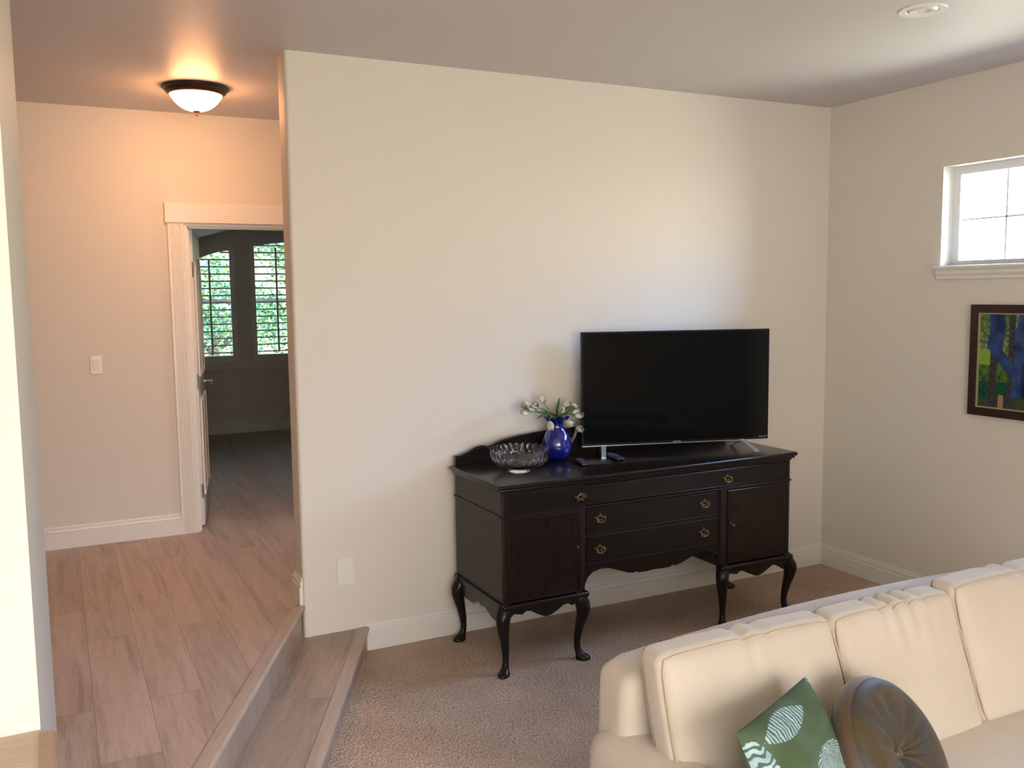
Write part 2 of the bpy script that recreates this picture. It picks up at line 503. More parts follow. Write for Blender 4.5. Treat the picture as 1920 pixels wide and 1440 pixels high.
# ------------------------------------------------------------------ baseboards
BH = 0.14
PROF = [(0, 0), (0.017, 0), (0.017, 0.094), (0.009, 0.098), (0.009, 0.104), (0.014, 0.108), (0.012, 0.120), (0.006, 0.124), (0.008, 0.130), (0.005, BH), (0, BH)]
def baseboard(name, path, z, mat=M_trim, label=None, k=1.0):
    """path: list of (x, y, nx, ny): offset direction out of the wall at each corner"""
    me = bpy.data.meshes.new(name); vs = []; fs = []; n = len(PROF)
    for (x, y, nx, ny) in path:
        for (d, h) in PROF: vs.append((x+nx*d*k, y+ny*d*k, z+h))
    for s in range(len(path)-1):
        for i in range(n): fs.append([s*n+i, s*n+(i+1) % n, (s+1)*n+(i+1) % n, (s+1)*n+i])
    fs.append(list(range(n))[::-1]); fs.append([len(vs)-n+i for i in range(n)])
    me.from_pydata(vs, [], fs); me.update()
    bm = bmesh.new(); bm.from_mesh(me); bmesh.ops.recalc_face_normals(bm, faces=bm.faces[:]); bm.to_mesh(me); bm.free()
    o = link(name, me, mat); o['kind'] = 'structure'
    if label: o['label'] = label
    return o
baseboard('baseboard_front', [(0.324, 0, 0, -1), (XR, 0, -1, -1), (XR, -6.8, -1, 0)], 0.0, label='white baseboard of the living room')
baseboard('baseboard_hall', [(-3.2, YH, 0, -1), (-0.366, YH, 0, -1)], H1, label='white baseboard of the hallway left of the door')
baseboard('baseboard_hall', [(0.64, YH, 0, -1), (4.1, YH, 0, -1)], H1)
baseboard('baseboard_end', [(2.0, 0.16, 0, 1), (0.0, 0.16, -1, 1), (0.0, 0.006, -1, 0)], H1, label='white baseboard wrapping the rounded end of the long wall')

# ------------------------------------------------------------------ door casing, door
def fluted(x0, x1, z0, z1, y, name):
    mb = MB()
    W = x1-x0; n = 6; pts = [(x0, y)]
    pts.append((x0, y-0.019))
    for i in range(n):
        c = x0 + W*(0.14 + 0.72*(i+0.5)/n); h = W*0.72/n/2
        pts += [(c-h*0.75, y-0.019), (c-h*0.3, y-0.0145), (c+h*0.3, y-0.0145), (c+h*0.75, y-0.019)]
    pts += [(x1, y-0.019), (x1, y)]
    mb.prism(pts, z0, z1, 'z')
    return struct(name, mb, M_trim)
fluted(-0.372, -0.275, H1, 2.343, YH, 'trim_1')['label'] = 'fluted white door casing left of the doorway'
fluted(0.545, 0.642, H1, 2.343, YH, 'trim_1')
struct('trim_2', MB().box((-0.386, YH-0.026, 2.343), (0.656, YH, 2.472), 0.002, 1), M_trim, label='wide flat white head casing over the doorway')
mb = MB().box((DX0-0.001, YH-0.004, H1), (DX0+0.02, YH+0.124, DZ)).box((DX1-0.02, YH-0.004, H1), (DX1+0.001, YH+0.124, DZ)).box((DX0+0.019, YH-0.003, DZ-0.02), (DX1-0.019, YH+0.123, DZ-0.001))
mb.box((DX0+0.02, YH+0.03, H1), (DX0+0.032, YH+0.075, DZ-0.02)).box((DX0+0.02, YH+0.03, DZ-0.032), (DX1-0.02, YH+0.075, DZ-0.02))
struct('trim_3', mb, M_trim, label='white door jamb')

# door, hinged at the left jamb and swung into the far room
DW, DH, DT = 0.775, 2.005, 0.036
dr = bpy.data.objects.new('door_1', None); COL.objects.link(dr)
dr['kind'] = 'structure'; dr['label'] = 'white arched-panel door swung open into the far room'
dr.location = (-0.243, YH+0.125, H1+0.012)
dr.rotation_euler = (0, 0, math.radians(79.0))
def arch_panel(x0, x1, z0, z1, rise, inset=0.0, n=10):
    pts = [(x0+inset, z0+inset), (x1-inset, z0+inset), (x1-inset, z1-inset)]
    for k in range(1, n):
        s = k/n; x = x1-inset-(x1-x0-2*inset)*s
        pts.append((x, z1-inset+rise*math.sin(PI*s)**1.3))
    pts.append((x0+inset, z1-inset)); return pts
mb = MB().box((0, -DT, 0), (DW, 0, DH), 0.002, 1)
mb.build('door_panel', M_trim, dr)
mb = MB()
for (x0, x1) in ((0.11, 0.36), (0.415, 0.665)):
    for side in (1, -1):
        yo = 0 if side == 1 else -DT
        for (z0, z1, r) in ((1.02, 1.72, 0.10), (0.2, 0.86, 0.0)):
            P0 = arch_panel(x0, x1, z0, z1, r)
            loop = [(p[0], yo+side*0.004, p[1]) for p in P0]; loop.append(loop[0])
            mb.tube(loop, 0.008, 6)
            mb.prism(arch_panel(x0, x1, z0, z1, r, 0.035), yo-0.001, yo+side*0.006, 'y')
mb.build('raised_panels', M_trim, dr, True)
mb = MB()
for s in (1, -1):
    yo = 0.0 if s == 1 else -DT
    mb.tube([(DW-0.06, yo, 0.93), (DW-0.06, yo+s*0.008, 0.93)], 0.027, 16)
    mb.tube([(DW-0.06, yo, 0.93), (DW-0.06, yo+s*0.055, 0.93)], 0.009, 10)
    mb.tube([(DW-0.055, yo+s*0.05, 0.93), (DW-0.10, yo+s*0.052, 0.935), (DW-0.16, yo+s*0.048, 0.925), (DW-0.175, yo+s*0.047, 0.915)], [0.009, 0.008, 0.008, 0.010], 10)
h_ = mb.build('door_handle', M_silver, dr, True); h_['label'] = 'silver lever handle'
for z in (0.24, 0.99, 1.74):
    mb = MB().tube([(-0.006, -DT+0.002, z-0.05), (-0.006, -DT+0.002, z+0.05)], 0.006, 8)
    mb.box((-0.002, -DT+0.004, z-0.05), (0.0, -0.004, z+0.05))
    h_ = mb.build('hinge', M_steel, dr); h_['label'] = 'steel hinge'

# ------------------------------------------------------------------ far room
def ceil_room():
    z = lambda x: 2.508+0.272*(x-0.436)
    pts = [(-2.4, z(-0.27)), (-0.3, z(-0.27)), (2.2, z(2.2)), (4.2, z(2.2)), (4.2, z(2.2)+0.1), (2.2, z(2.2)+0.1), (-0.3, z(-0.27)+0.1), (-2.4, z(-0.27)+0.1)]
    return MB().prism(pts, YH+0.12, FAR+0.2, 'y')
struct('ceiling', ceil_room(), M_ceil, label='sloping ceiling of the far room')
struct('wall_room_left', MB().box((-2.5, YH+0.12, H1), (-2.4, FAR, 3.2)), M_wall)
struct('wall_room_right', MB().box((4.2, YH+0.12, H1), (4.3, FAR, 3.2)), M_wall)
# far wall with two tall arched windows: wall cells + arched spandrels
WINS = [(0.25, 0.803, 1.112, lambda s: 2.29+0.176*math.sin(PI/2*s)), (0.985, 1.56, 1.112, lambda s: 2.51+0.062*math.sin(PI/2*s)), (1.74, 2.31, 1.112, lambda s: 2.572-0.062*s*s)]
wall_with_holes('wall_far', 'y', FAR, 0.15, -2.5, 4.3, H1-0.2, 3.3, [(a, b, z0, 2.62) for (a, b, z0, f) in WINS], M_wall, 'dim far room wall with arched shuttered windows')
for wi, (a, b, z0, f) in enumerate(WINS):
    n = 14
    top = [(a+(b-a)*k/n, f(k/n)) for k in range(n+1)]
    sp_ = MB().prism(top+[(b, 2.63), (a, 2.63)], FAR, FAR+0.15, 'y')
    struct('wall_far', sp_, M_wall)
    wn = bpy.data.objects.new('window_%d' % (wi+2), None); COL.objects.link(wn)
    wn['kind'] = 'structure'
    wn['label'] = ['tall shuttered window with raked top, behind the open door', 'tall shuttered window with shallow arched top, right of the raked one', 'tall shuttered window'][wi]
    # casing bead following the arch
    pts = [(x, FAR-0.006, z) for (x, z) in top]
    MB().tube([(a, FAR-0.006, z0)]+pts+[(b, FAR-0.006, z0)], 0.008, 6).build('frame', M_trim, wn)
    # shutter frame: stiles and rails with an arched top rail
    ins = 0.048
    mb = MB()
    yA, yB = FAR+0.01, FAR+0.045
    mb.box((a, yA, z0), (a+ins, yB, f(0.0)+0.0)); mb.box((b-ins, yA, z0), (b, yB, f(1.0)))
    mb.box((a, yA-0.002, z0), (b, yB+0.002, z0+0.075))
    low = [(x, z-0.088) for (x, z) in top]
    mb.prism(top+low[::-1], yA-0.003, yB+0.003, 'y')
    mb.build('shutter_frame', M_trim, wn)
    # louvres
    mb = MB(); z = z0+0.11
    while z < max(f(k/n) for k in range(n+1))-0.10:
        xa, xb = a+ins, b-ins
        if f(0) < f(1)-0.1:
            while f((xa-a)/(b-a))-0.095 < z and xa < xb: xa += 0.01
        if f(1) < f(0)-0.1:
            while f((xb-a)/(b-a))-0.095 < z and xa < xb: xb -= 0.01
        if xb-xa > 0.05:
            Mx = Matrix.Translation((0, FAR+0.03, z)) @ Matrix.Rotation(math.radians(-3), 4, 'X')
            mb.box((xa, -0.030, -0.007), (xb, 0.030, 0.007), M=Mx)
        z += 0.081
    lv = mb.build('louvres', M_trim, wn)
    xm = a+ins+(b-a-2*ins)*0.5
    MB().box((xm-0.010, FAR-0.016, z0+0.1), (xm+0.010, FAR-0.003, f(0.5)-0.14)).build('tilt_rod', M_trim, wn)
    mb = MB().box((a, FAR+0.10, z0), (b, FAR+0.12, z0+0.05)).box((a, FAR+0.10, z0+(1.9-1.1)*0.85), (b, FAR+0.12, z0+(1.9-1.1)*0.85+0.04))
    mb.build('sash', M_trimy, wn)
    MB().prism(top+[(b, z0), (a, z0)], FAR+0.108, FAR+0.112, 'y').build('glass', M_pane, wn)
mb = MB().box((-0.25, FAR-0.035, 1.088), (3.1, FAR, 1.108), 0.004, 1).box((-0.2, FAR-0.014, 1.03), (3.05, FAR, 1.088), 0.004, 1)
struct('trim_4', mb, M_trim, label='window stool under the far room windows')
baseboard('baseboard_far', [(-2.4, FAR, 0, -1), (4.2, FAR, 0, -1)], H1)

# ------------------------------------------------------------------ high window on the right wall
def high_window(name, ya, yb, label):
    wn = bpy.data.objects.new(name, None); COL.objects.link(wn)
    wn['kind'] = 'structure'; wn['label'] = label
    xf = XR+0.092; t = 0.045
    mb = MB()
    for (p, q, r, s) in ((ya, ya-t, WZ0, WZ1), (yb+t, yb, WZ0, WZ1), (ya-t, yb+t, WZ0, WZ0+0.03), (ya-t, yb+t, WZ1-t, WZ1)):
        mb.box((xf, min(p, q), r), (xf+0.05, max(p, q), s), 0.0)
    mb.build('window_frame', M_trimy, wn)
    mb = MB(); L = ya-yb-2*t
    for k in (1, 2, 3): mb.box((xf+0.018, ya-t-L*k/4-0.005, WZ0), (xf+0.03, ya-t-L*k/4+0.005, WZ1-0.02))
    mb.box((xf+0.018, yb+t, 2.254-0.005), (xf+0.03, ya-t, 2.254+0.005))
    mb.build('muntins', M_trimy, wn)
    MB().box((xf+0.022, yb+t, WZ0+0.01), (xf+0.026, ya-t, WZ1-0.02)).build('glass', M_pane, wn)
    mb = MB().box((XR-0.05, yb-0.03, WZ0-0.018), (XR+0.092, ya+0.03, WZ0), 0.006, 2)
    mb.prism([(XR, WZ0-0.075), (XR-0.018, WZ0-0.075), (XR-0.020, WZ0-0.06), (XR-0.030, WZ0-0.045), (XR-0.032, WZ0-0.03), (XR-0.04, WZ0-0.018), (XR, WZ0-0.018)], yb-0.01, ya+0.01, 'y')
    mb.build('window_sill', M_trim, wn)
high_window('window_1', W1A, W1B, 'high white window with grilles on the right wall')
RY = (0, -PI/2, 0)
portal((XR+0.17, (W1A+W1B)/2, (WZ0+WZ1)/2), (0, PI/2, 0), WZ1-WZ0, W1A-W1B)
portal(((BW[0]+BW[1])/2, -7.0, (BW[2]+BW[3])/2), (PI/2, 0, 0), BW[1]-BW[0], BW[3]-BW[2])
for (a, b, z0, f) in WINS:
    portal(((a+b)/2, FAR+0.2, 1.85), (-PI/2, 0, 0), b-a, 1.5)

# ------------------------------------------------------------------ upper stair at the lower left
st = thing('stair_step', 'light tan step with rounded edge at the lower left, under the cream wall end', 'step')
SX = -1.096; SZ = 0.965
MB().box((-3.2, -3.1, SZ-0.03), (-1.128, -2.422, SZ)).build('tread', None, st).data.materials.append(
    mat_planks('tan_step', (0.50, 0.36, 0.225), (0.56, 0.41, 0.27), (0.44, 0.31, 0.19), rotz=0, bw=3, rh=3, offs=(0.7, 0.9, 0)))
M_tannose = mat_planks('tan_nosing', (0.44, 0.30, 0.19), (0.48, 0.34, 0.22), (0.38, 0.26, 0.16), rotz=PI/2, bw=4, rh=4, offs=(1.7, 1.9, 0))
prof = [(-1.130, SZ-0.03), (-1.130, SZ+0.003)]
for k in range(0, 7):
    a = PI/2-PI*k/6
    prof.append((SX-0.016+0.016*math.cos(a), SZ-0.013+0.016*math.sin(a)))
MB().prism(prof, -3.1, -2.44, 'y').build('nosing', M_tannose, st, True)
MB().box((-3.2, -3.08, H1), (-1.118, -2.422, SZ-0.028)).build('riser', M_step, st)

# ------------------------------------------------------------------ ceiling lamp, downlight, plates
lp = thing('ceiling_lamp', 'lit flush ceiling lamp with bronze rim and frosted bowl in the hallway', 'ceiling lamp', (-0.27, 1.0, H))
MB().lathe([(0.0, 0.0), (0.176, 0.0), (0.182, -0.006), (0.180, -0.012), (0.170, -0.018), (0.166, -0.028), (0.158, -0.036), (0.150, -0.043), (0.143, -0.045), (0.138, -0.040), (0.0, -0.035)], 64).build('rim', M_bronze, lp, True)
MB().lathe([(0.142, -0.043), (0.136, -0.055), (0.120, -0.078), (0.098, -0.100), (0.070, -0.118), (0.040, -0.129), (0.0, -0.133)], 64).build('glass_bowl', M_lamp, lp, True)
MB().lathe([(0.0, -0.128), (0.022, -0.130), (0.016, -0.138), (0.009, -0.143), (0.009, -0.150), (0.006, -0.158), (0.0, -0.161)], 24).build('finial', M_copper, lp, True)
cn = thing('recessed_downlight', 'round white recessed downlight in the living room ceiling, top right', 'ceiling light', (2.31, -1.72, H))
MB().lathe([(0.060, 0.03), (0.064, 0.0), (0.068, -0.004), (0.094, -0.006), (0.098, -0.003), (0.098, 0.0)], 48).build('trim_ring', M_trimy, cn, True)
MB().lathe([(0.0, -0.001), (0.030, -0.001), (0.034, -0.008), (0.052, -0.010), (0.063, -0.002)], 48).build('baffle', M_trim, cn, True)

sw = thing('light_switch', 'white rocker light switch on the hallway wall left of the door', 'light switch', (-0.835, YH, 1.445))
MB().box((-0.034, -0.006, -0.058), (0.034, 0.0, 0.058), 0.003, 2).build('switch_plate', M_plate, sw)
MB().box((-0.018, -0.010, -0.034), (0.018, -0.005, 0.034), 0.002, 2).build('rocker', M_trimy, sw)
tag(MB().box((-0.045, -0.007, -0.072), (0.045, 0.0, 0.072), 0.003, 2).build('blank_plate', M_plate), 'blank cream wall plate low on the wall above the steps', 'wall plate').location = (0.222, 0, 0.441)

# ------------------------------------------------------------------ sideboard
sb = thing('sideboard', 'dark mahogany antique sideboard with cabriole legs against the long wall', 'sideboard', (0.82, -0.64, 0))
SW, SD = 1.83, 0.58                 # body width, depth; local x 0..SW, y 0(front)..SD
CB0, CB1 = 0.465, 1.33              # centre section
ZB, ZR, ZT = 0.345, 0.787, 0.922
mb = MB()
mb.box((0.0, 0.0, ZB), (CB0, SD, ZT), 0.008, 2, mi=0)
mb.box((CB1, 0.0, ZB), (SW, SD, ZT), 0.008, 2, mi=0)
mb.box((CB0-0.01, 0.012, 0.468), (CB1+0.01, SD, ZT), 0.0, mi=0)
mb.box((-0.005, -0.005, ZR-0.005), (SW+0.005, 0.02, ZR+0.005), 0.002, 1)      # rail mouldings
mb.box((-0.005, -0.005, 0.903), (SW+0.005, SD, 0.911), 0.002, 1)
mb.box((-0.005, 0.0, ZR-0.005), (0.0, SD, ZR+0.005))
mb.build('carcass', M_side, sb)
# top with moulded edge
mb = MB().box((-0.030, -0.030, ZT+0.004), (SW+0.030, SD+0.008, 0.950), 0.011, 4).box((-0.018, -0.018, ZT-0.008), (SW+0.018, SD, ZT+0.006), 0.005, 2)
mb.build('top', M_mahog, sb, True)
# splash back with scrolled outline
half = [(0.0, 1.003), (0.03, 1.005), (0.07, 1.018), (0.115, 1.040), (0.15, 1.048), (0.175, 1.046), (0.19, 1.038), (0.215, 1.046), (0.27, 1.066), (0.36, 1.083), (0.48, 1.094), (0.65, 1.102), (0.91, 1.106)]
full = half + [(SW-x, z) for (x, z) in half[::-1][1:]]
mb = MB().prism([(0, 0.945)]+full+[(SW, 0.945)], SD-0.02, SD, 'y')
loop = [(x, SD-0.020, z-0.012) for (x, z) in full]
mb.tube(loop, 0.006, 6)
mb.build('back_panel', M_mahog, sb, True)
# pull: pierced plate, posts, swinging bail
def pull(parent, x, y, z, up_bail=False):
    mb = MB()
    def blade(ang, L, wd, x0=0.0, z0=0.0):
        pts = []
        for k in range(10):
            s = k/9; pts.append((L*s, wd*math.sin(PI*(0.12+0.88*s))**0.8))
        pts += [(p[0], -p[1]) for p in pts[::-1]]
        ca, sa = math.cos(ang), math.sin(ang)
        return [(x+x0+ca*p[0]-sa*p[1], z+z0+sa*p[0]+ca*p[1]) for p in pts]
    for a, L, wd in ((PI/2, 0.030, 0.006), (PI*0.93, 0.036, 0.006), (PI*0.07, 0.036, 0.006), (PI*1.25, 0.028, 0.005), (-PI*0.25, 0.028, 0.005), (PI*0.75, 0.022, 0.005), (PI*0.25, 0.022, 0.005)):
        mb.prism(blade(a, L, wd), y-0.003, y, 'y')
    for s in (-1, 1):
        mb.tube([(x+s*0.024, y, z+0.002), (x+s*0.024, y-0.014, z+0.002)], 0.005, 8)
    sg = 1 if up_bail else -1
    pts = [(x+0.0245*math.cos(t), y-0.012-0.006*math.sin(t), z+0.002+sg*0.020*math.sin(t)**0.7) for t in [PI*k/12 for k in range(13)]]
    mb.tube(pts, 0.0024, 6)
    return mb.build('drawer_pull', M_brass, parent, True)
def front(name, x0, x1, z0, z1, mat, y=0.0, proud=0.006):
    mb = MB().box((x0, y-proud, z0), (x1, y+0.02, z1), 0.003, 2)
    loop = [(x0+0.006, y-proud, z0+0.006), (x1-0.006, y-proud, z0+0.006), (x1-0.006, y-proud, z1-0.006), (x0+0.006, y-proud, z1-0.006), (x0+0.006, y-proud, z0+0.006)]
    mb.tube(loop, 0.0025, 6)
    return mb.build(name, mat, sb)
d = front('drawer', 0.022, SW-0.022, ZR+0.010, 0.899, M_drawer)
pull(d, 0.435, -0.006, 0.842, True); pull(d, 1.368, -0.006, 0.842)
d = front('drawer', CB0+0.012, CB1-0.012, 0.640, ZR-0.010, M_drawer, 0.012)
pull(d, 0.558, 0.006, 0.717); pull(d, 1.222, 0.006, 0.717)
d = front('drawer', CB0+0.012, CB1-0.012, 0.480, 0.632, M_drawer, 0.012)
pull(d, 0.556, 0.006, 0.558); pull(d, 1.218, 0.006, 0.558)
def cab_door(x0, x1, kx):
    d = front('door', x0, x1, ZB+0.012, ZR-0.010, M_door)
    for p in (x0+0.035, x1-0.038):
        MB().box((p, -0.0072, 0.40), (p+0.003, -0.005, 0.745)).build('stringing', M_side, d)
    k = MB().lathe([(0, -0.001), (0.006, -0.001), (0.006, 0.003), (0, 0.004)], 12, M=Matrix.Translation((kx, -0.006, 0.59)) @ Matrix.Rotation(PI/2, 4, 'X'))
    k.build('keyhole', M_brass, d)
    return d
cab_door(0.024, 0.438, 0.42)
dd = cab_door(1.372, SW-0.024, 1.395)
MB().tube([(1.395, -0.008, 0.59), (1.395, -0.03, 0.588)], 0.0025, 8).tube([(1.385, -0.03, 0.593), (1.395, -0.031, 0.584), (1.405, -0.03, 0.576)], 0.003, 8).build('key', M_silver, dd)
# scalloped skirts
sk = [(0.0, .083), (.05, .080), (.10, .056), (.15, .060), (.20, .067), (.245, .050), (.30, .054), (.38, .080), (.45, .098), (.50, .104)]
sk = sk + [(1-a, b) for (a, b) in sk[::-1][1:]]
for (x0, x1) in ((0.0, CB0), (CB1, SW)):
    L = x1-x0
    pts = [(x0, ZB+0.012), (x1, ZB+0.012)] + [(x1-L*a, ZB+0.012-b*0.85) for (a, b) in sk]
    mb = MB().prism(pts, -0.022, 0.004, 'y')
    mb.box((x0-0.012, -0.028, ZB-0.018), (x1+0.012, 0.03, ZB+0.012), 0.012, 3)
    mb.build('apron', M_mahog, sb, True)
sd = [(0, .08), (.08, .054), (.16, .07), (.26, .10), (.42, .10), (.52, .066), (.60, .08), (.66, .07), (.80, .10), (1, .12)]
for xs in (-0.012, SW+0.012-0.018):
    pts = [(SD, ZB+0.01), (0.0, ZB+0.01)] + [(SD*(1-a), ZB+0.01-b*0.9) for (a, b) in sd[::-1]]
    MB().prism(pts, xs, xs+0.018, 'x').build('apron', M_mahog, sb)
L = CB1-CB0
ca = [(0.0, 0.352), (0.004, 0.385), (0.02, 0.418), (0.05, 0.442), (0.10, 0.453), (0.15, 0.448), (0.20, 0.430), (0.26, 0.408), (0.30, 0.400), (0.315, 0.407), (0.33, 0.398), (0.38, 0.397), (L/2, 0.400)]
ca = ca + [(L-x, z) for (x, z) in ca[::-1][1:]]
MB().prism([(CB0, 0.475)]+[(CB0+x, z) for (x, z) in ca]+[(CB1, 0.475)], 0.008, 0.030, 'y').build('apron', M_mahog, sb)
# cabriole legs
def leg(x, y, ox, oy):
    d = Vector((ox, oy, 0)).normalized(); sd_ = Vector((-d.y, d.x, 0))
    prof = [(.36, .000, .030, .030), (.335, .010, .036, .036), (.30, .028, .040, .037), (.265, .034, .037, .034), (.225, .028, .031, .029), (.18, .016, .025, .024), (.13, .005, .020, .020), (.085, .000, .0165, .0165), (.055, .002, .017, .0165), (.038, .010, .021, .018), (.026, .022, .030, .023), (.016, .030, .038, .029), (.008, .031, .040, .031), (.0, .030, .036, .028)]
    t = bmesh.new(); rings = []; n = 16
    for (z, o, a, b) in prof:
        ring = []
        for k in range(n):
            an = 2*PI*k/n; c, s = math.cos(an), math.sin(an)
            sq = (abs(c)**4+abs(s)**4)**-0.25 if z > 0.28 else 1.0
            q = d*(o+a*c*(0.8+0.2*sq)) + sd_*(b*s*(0.8+0.2*sq))
            ring.append(t.verts.new((x+q.x, y+q.y, z)))
        rings.append(ring)
    for A, B in zip(rings, rings[1:]):
        for k in range(n): t.faces.new((A[k], A[(k+1) % n], B[(k+1) % n], B[k]))
    t.faces.new(rings[0]); t.faces.new(rings[-1][::-1])
    bmesh.ops.recalc_face_normals(t, faces=t.faces[:])
    mb = MB(); mb.add(t); o = mb.build('leg', M_mahog, sb, True)
    return o
for (x, y, ox, oy) in ((0.018, 0.018, -1, -1), (0.425, 0.018, 1, -1), (CB1+0.035, 0.018, -1, -1), (SW-0.018, 0.018, 1, -1), (0.018, SD-0.045, -1, -.25), (SW-0.018, SD-0.045, 1, -.25)):
    leg(x, y, ox, oy)

# ------------------------------------------------------------------ television
ZTOP = 0.950
TA = math.radians(-15.94)
tv = thing('television', 'black flatscreen television standing angled on the sideboard', 'television', (2.106, -0.30, ZTOP), TA)
TW, TH, TZ = 1.126, 0.646, 0.047
MB().box((-TW/2, -0.002, TZ), (TW/2, 0.026, TZ+TH), 0.003, 2).build('bezel', M_bezel, tv)
MB().box((-TW/2+0.07, 0.024, TZ+0.03), (TW/2-0.07, 0.068, TZ+TH*0.62), 0.012, 2).build('rear_housing', M_black, tv)
MB().box((-TW/2+0.008, -0.0035, TZ+0.016), (TW/2-0.008, 0.0, TZ+TH-0.008)).build('screen', M_screen, tv)
MB().box((-TW/2+0.001, -0.0045, TZ), (TW/2-0.001, 0.002, TZ+0.004)).build('lower_trim', M_silver, tv)['label'] = 'thin silver strip along the lower edge'
for s in (-1, 1):
    x = 0.40 if s == 1 else -0.437
    mb = MB()
    for v in (-0.125, 0.105):
        dx = 0.035*s
        a_ = Vector((x, -0.006 if v < 0 else 0.01, TZ+0.002)); b_ = Vector((x+dx*(1 if v < 0 else -0.5), v, 0.004))
        for k in range(1):
            t = bmesh.new()
            w_ = 0.013; th = 0.006
            vs = []
            for (p, zt) in ((a_, 0), (b_, 0)):
                for (q, r) in ((-w_, 0), (w_, 0), (w_, th), (-w_, th)):
                    vs.append(t.verts.new((p.x+q, p.y, p.z+r-0.004)))
            for f in ((0, 1, 2, 3), (7, 6, 5, 4), (0, 4, 5, 1), (1, 5, 6, 2), (2, 6, 7, 3), (3, 7, 4, 0)): t.faces.new([vs[i] for i in f])
            bmesh.ops.recalc_face_normals(t, faces=t.faces[:])
            mb.add(t)
    mb.box((x-0.015, -0.006, TZ-0.004), (x+0.015, 0.018, TZ+0.006))
    mb.build('foot', M_tvfoot, tv)
def text_mesh(name, body, size, mat, parent, loc):
    c = bpy.data.curves.new(name, 'FONT'); c.body = body; c.size = size; c.align_x = 'CENTER'; c.extrude = 0.0003
    o = bpy.data.objects.new('tmp_text', c); COL.objects.link(o)
    dg = bpy.context.evaluated_depsgraph_get()
    me = bpy.data.meshes.new_from_object(o.evaluated_get(dg))
    bpy.data.objects.remove(o)
    me.transform(Matrix.Rotation(PI/2, 4, 'X'))
    p = link(name, me, None, parent); me.materials.clear(); me.materials.append(mat)
    p.location = loc; return p
text_mesh('brand_mark', 'HITACHI', 0.012, M_logo, tv, (0.0, -0.0042, TZ+0.0055))
text_mesh('brand_mark', 'Roku TV', 0.013, M_logo, tv, (TW/2-0.035, -0.0042, TZ+0.014))

# ------------------------------------------------------------------ remotes
def remote(name, label, x, y, rz, L, W, nb):
    r = thing(name, label, 'remote control', (x, y, ZTOP), rz, 'remote controls on the sideboard')
    MB().box((-W/2, -L/2, 0.001), (W/2, L/2, 0.019), 0.007, 3).build('case', M_remote, r, True)
    mb = MB()
    for i in range(nb):
        for j in (-1, 0, 1):
            mb.tube([(j*W*0.27, -L*0.36+i*L*0.72/(nb-1), 0.018), (j*W*0.27, -L*0.36+i*L*0.72/(nb-1), 0.0205)], 0.0035, 8)
    mb.build('buttons', M_rbtn, r)
remote('remote_control', 'small dark remote between the blue pitcher and the television foot', 1.432, -0.365, math.radians(-14), 0.15, 0.046, 6)
remote('remote_control', 'dark remote lying just right of the left television foot', 1.672, -0.315, math.radians(-9), 0.17, 0.048, 7)

# ------------------------------------------------------------------ crystal bowl
def bowl():
    prof_o = [(0.0, 0.012), (0.045, 0.012), (0.062, 0.0), (0.066, 0.003), (0.062, 0.010), (0.058, 0.016), (0.085, 0.024), (0.115, 0.038), (0.138, 0.058), (0.145, 0.076), (0.148, 0.079), (0.149, 0.095), (0.151, 0.112), (0.152, 0.121)]
    prof_i = [(0.147, 0.119), (0.143, 0.098), (0.139, 0.078), (0.131, 0.061), (0.108, 0.043), (0.075, 0.030), (0.03, 0.024), (0.0, 0.023)]
    NL = 26
    def f(r, z, a):
        lob = abs(math.cos(a*NL/2)) if z > 0.078 else abs(math.sin(a*NL/2))
        k = max(0.0, min(1.0, (z-0.02)/0.05))
        rr = r + 0.0085*k*(lob-0.5)*(1 if r > 0.07 else 0.4)
        zz = z
        if z > 0.11: zz = z + 0.011*(abs(math.sin(a*NL/2+PI/2))-0.6)
        return rr, zz
    return MB().lathe(prof_o+prof_i, 26*10, f=f)
b_ = bowl().build('crystal_bowl', M_crystal, None, True, 60)
b_.location = (1.048, -0.385, ZTOP+0.0005)
tag(b_, 'clear cut crystal bowl with scalloped rim on the left end of the sideboard', 'bowl')

# ------------------------------------------------------------------ blue pitcher
PX, PY = 1.383, -0.178
pt = thing('pitcher', 'cobalt blue glass pitcher with ruffled rim holding tulips', 'pitcher', (PX, PY, ZTOP+0.0005))
def pitch(r, z, a):
    k = max(0, (z-0.185)/0.055)
    return r*(1+0.13*k*math.sin(a*7)), z+0.008*k*math.cos(a*7)
po = [(0, 0.003), (0.040, 0.0), (0.050, 0.003), (0.066, 0.018), (0.078, 0.045), (0.083, 0.075), (0.080, 0.105), (0.068, 0.135), (0.050, 0.160), (0.040, 0.178), (0.039, 0.192), (0.046, 0.212), (0.058, 0.228), (0.066, 0.236)]
pi_ = [(0.062, 0.236), (0.053, 0.226), (0.042, 0.211), (0.035, 0.192), (0.036, 0.178), (0.046, 0.158), (0.064, 0.133), (0.075, 0.104), (0.078, 0.075), (0.073, 0.047), (0.060, 0.021), (0.03, 0.009), (0, 0.009)]
MB().lathe(po+pi_, 84, f=pitch).build('pitcher_body', M_blue, pt, True, 60)
MB().tube([(0.058, -0.018, 0.208), (0.085, -0.026, 0.212), (0.105, -0.033, 0.196), (0.108, -0.034, 0.165), (0.100, -0.031, 0.135), (0.088, -0.028, 0.108), (0.080, -0.024, 0.088)], [0.008, 0.007, 0.007, 0.0075, 0.008, 0.009, 0.010], 12).build('handle', M_hglass, pt, True)['label'] = 'clear twisted glass handle'

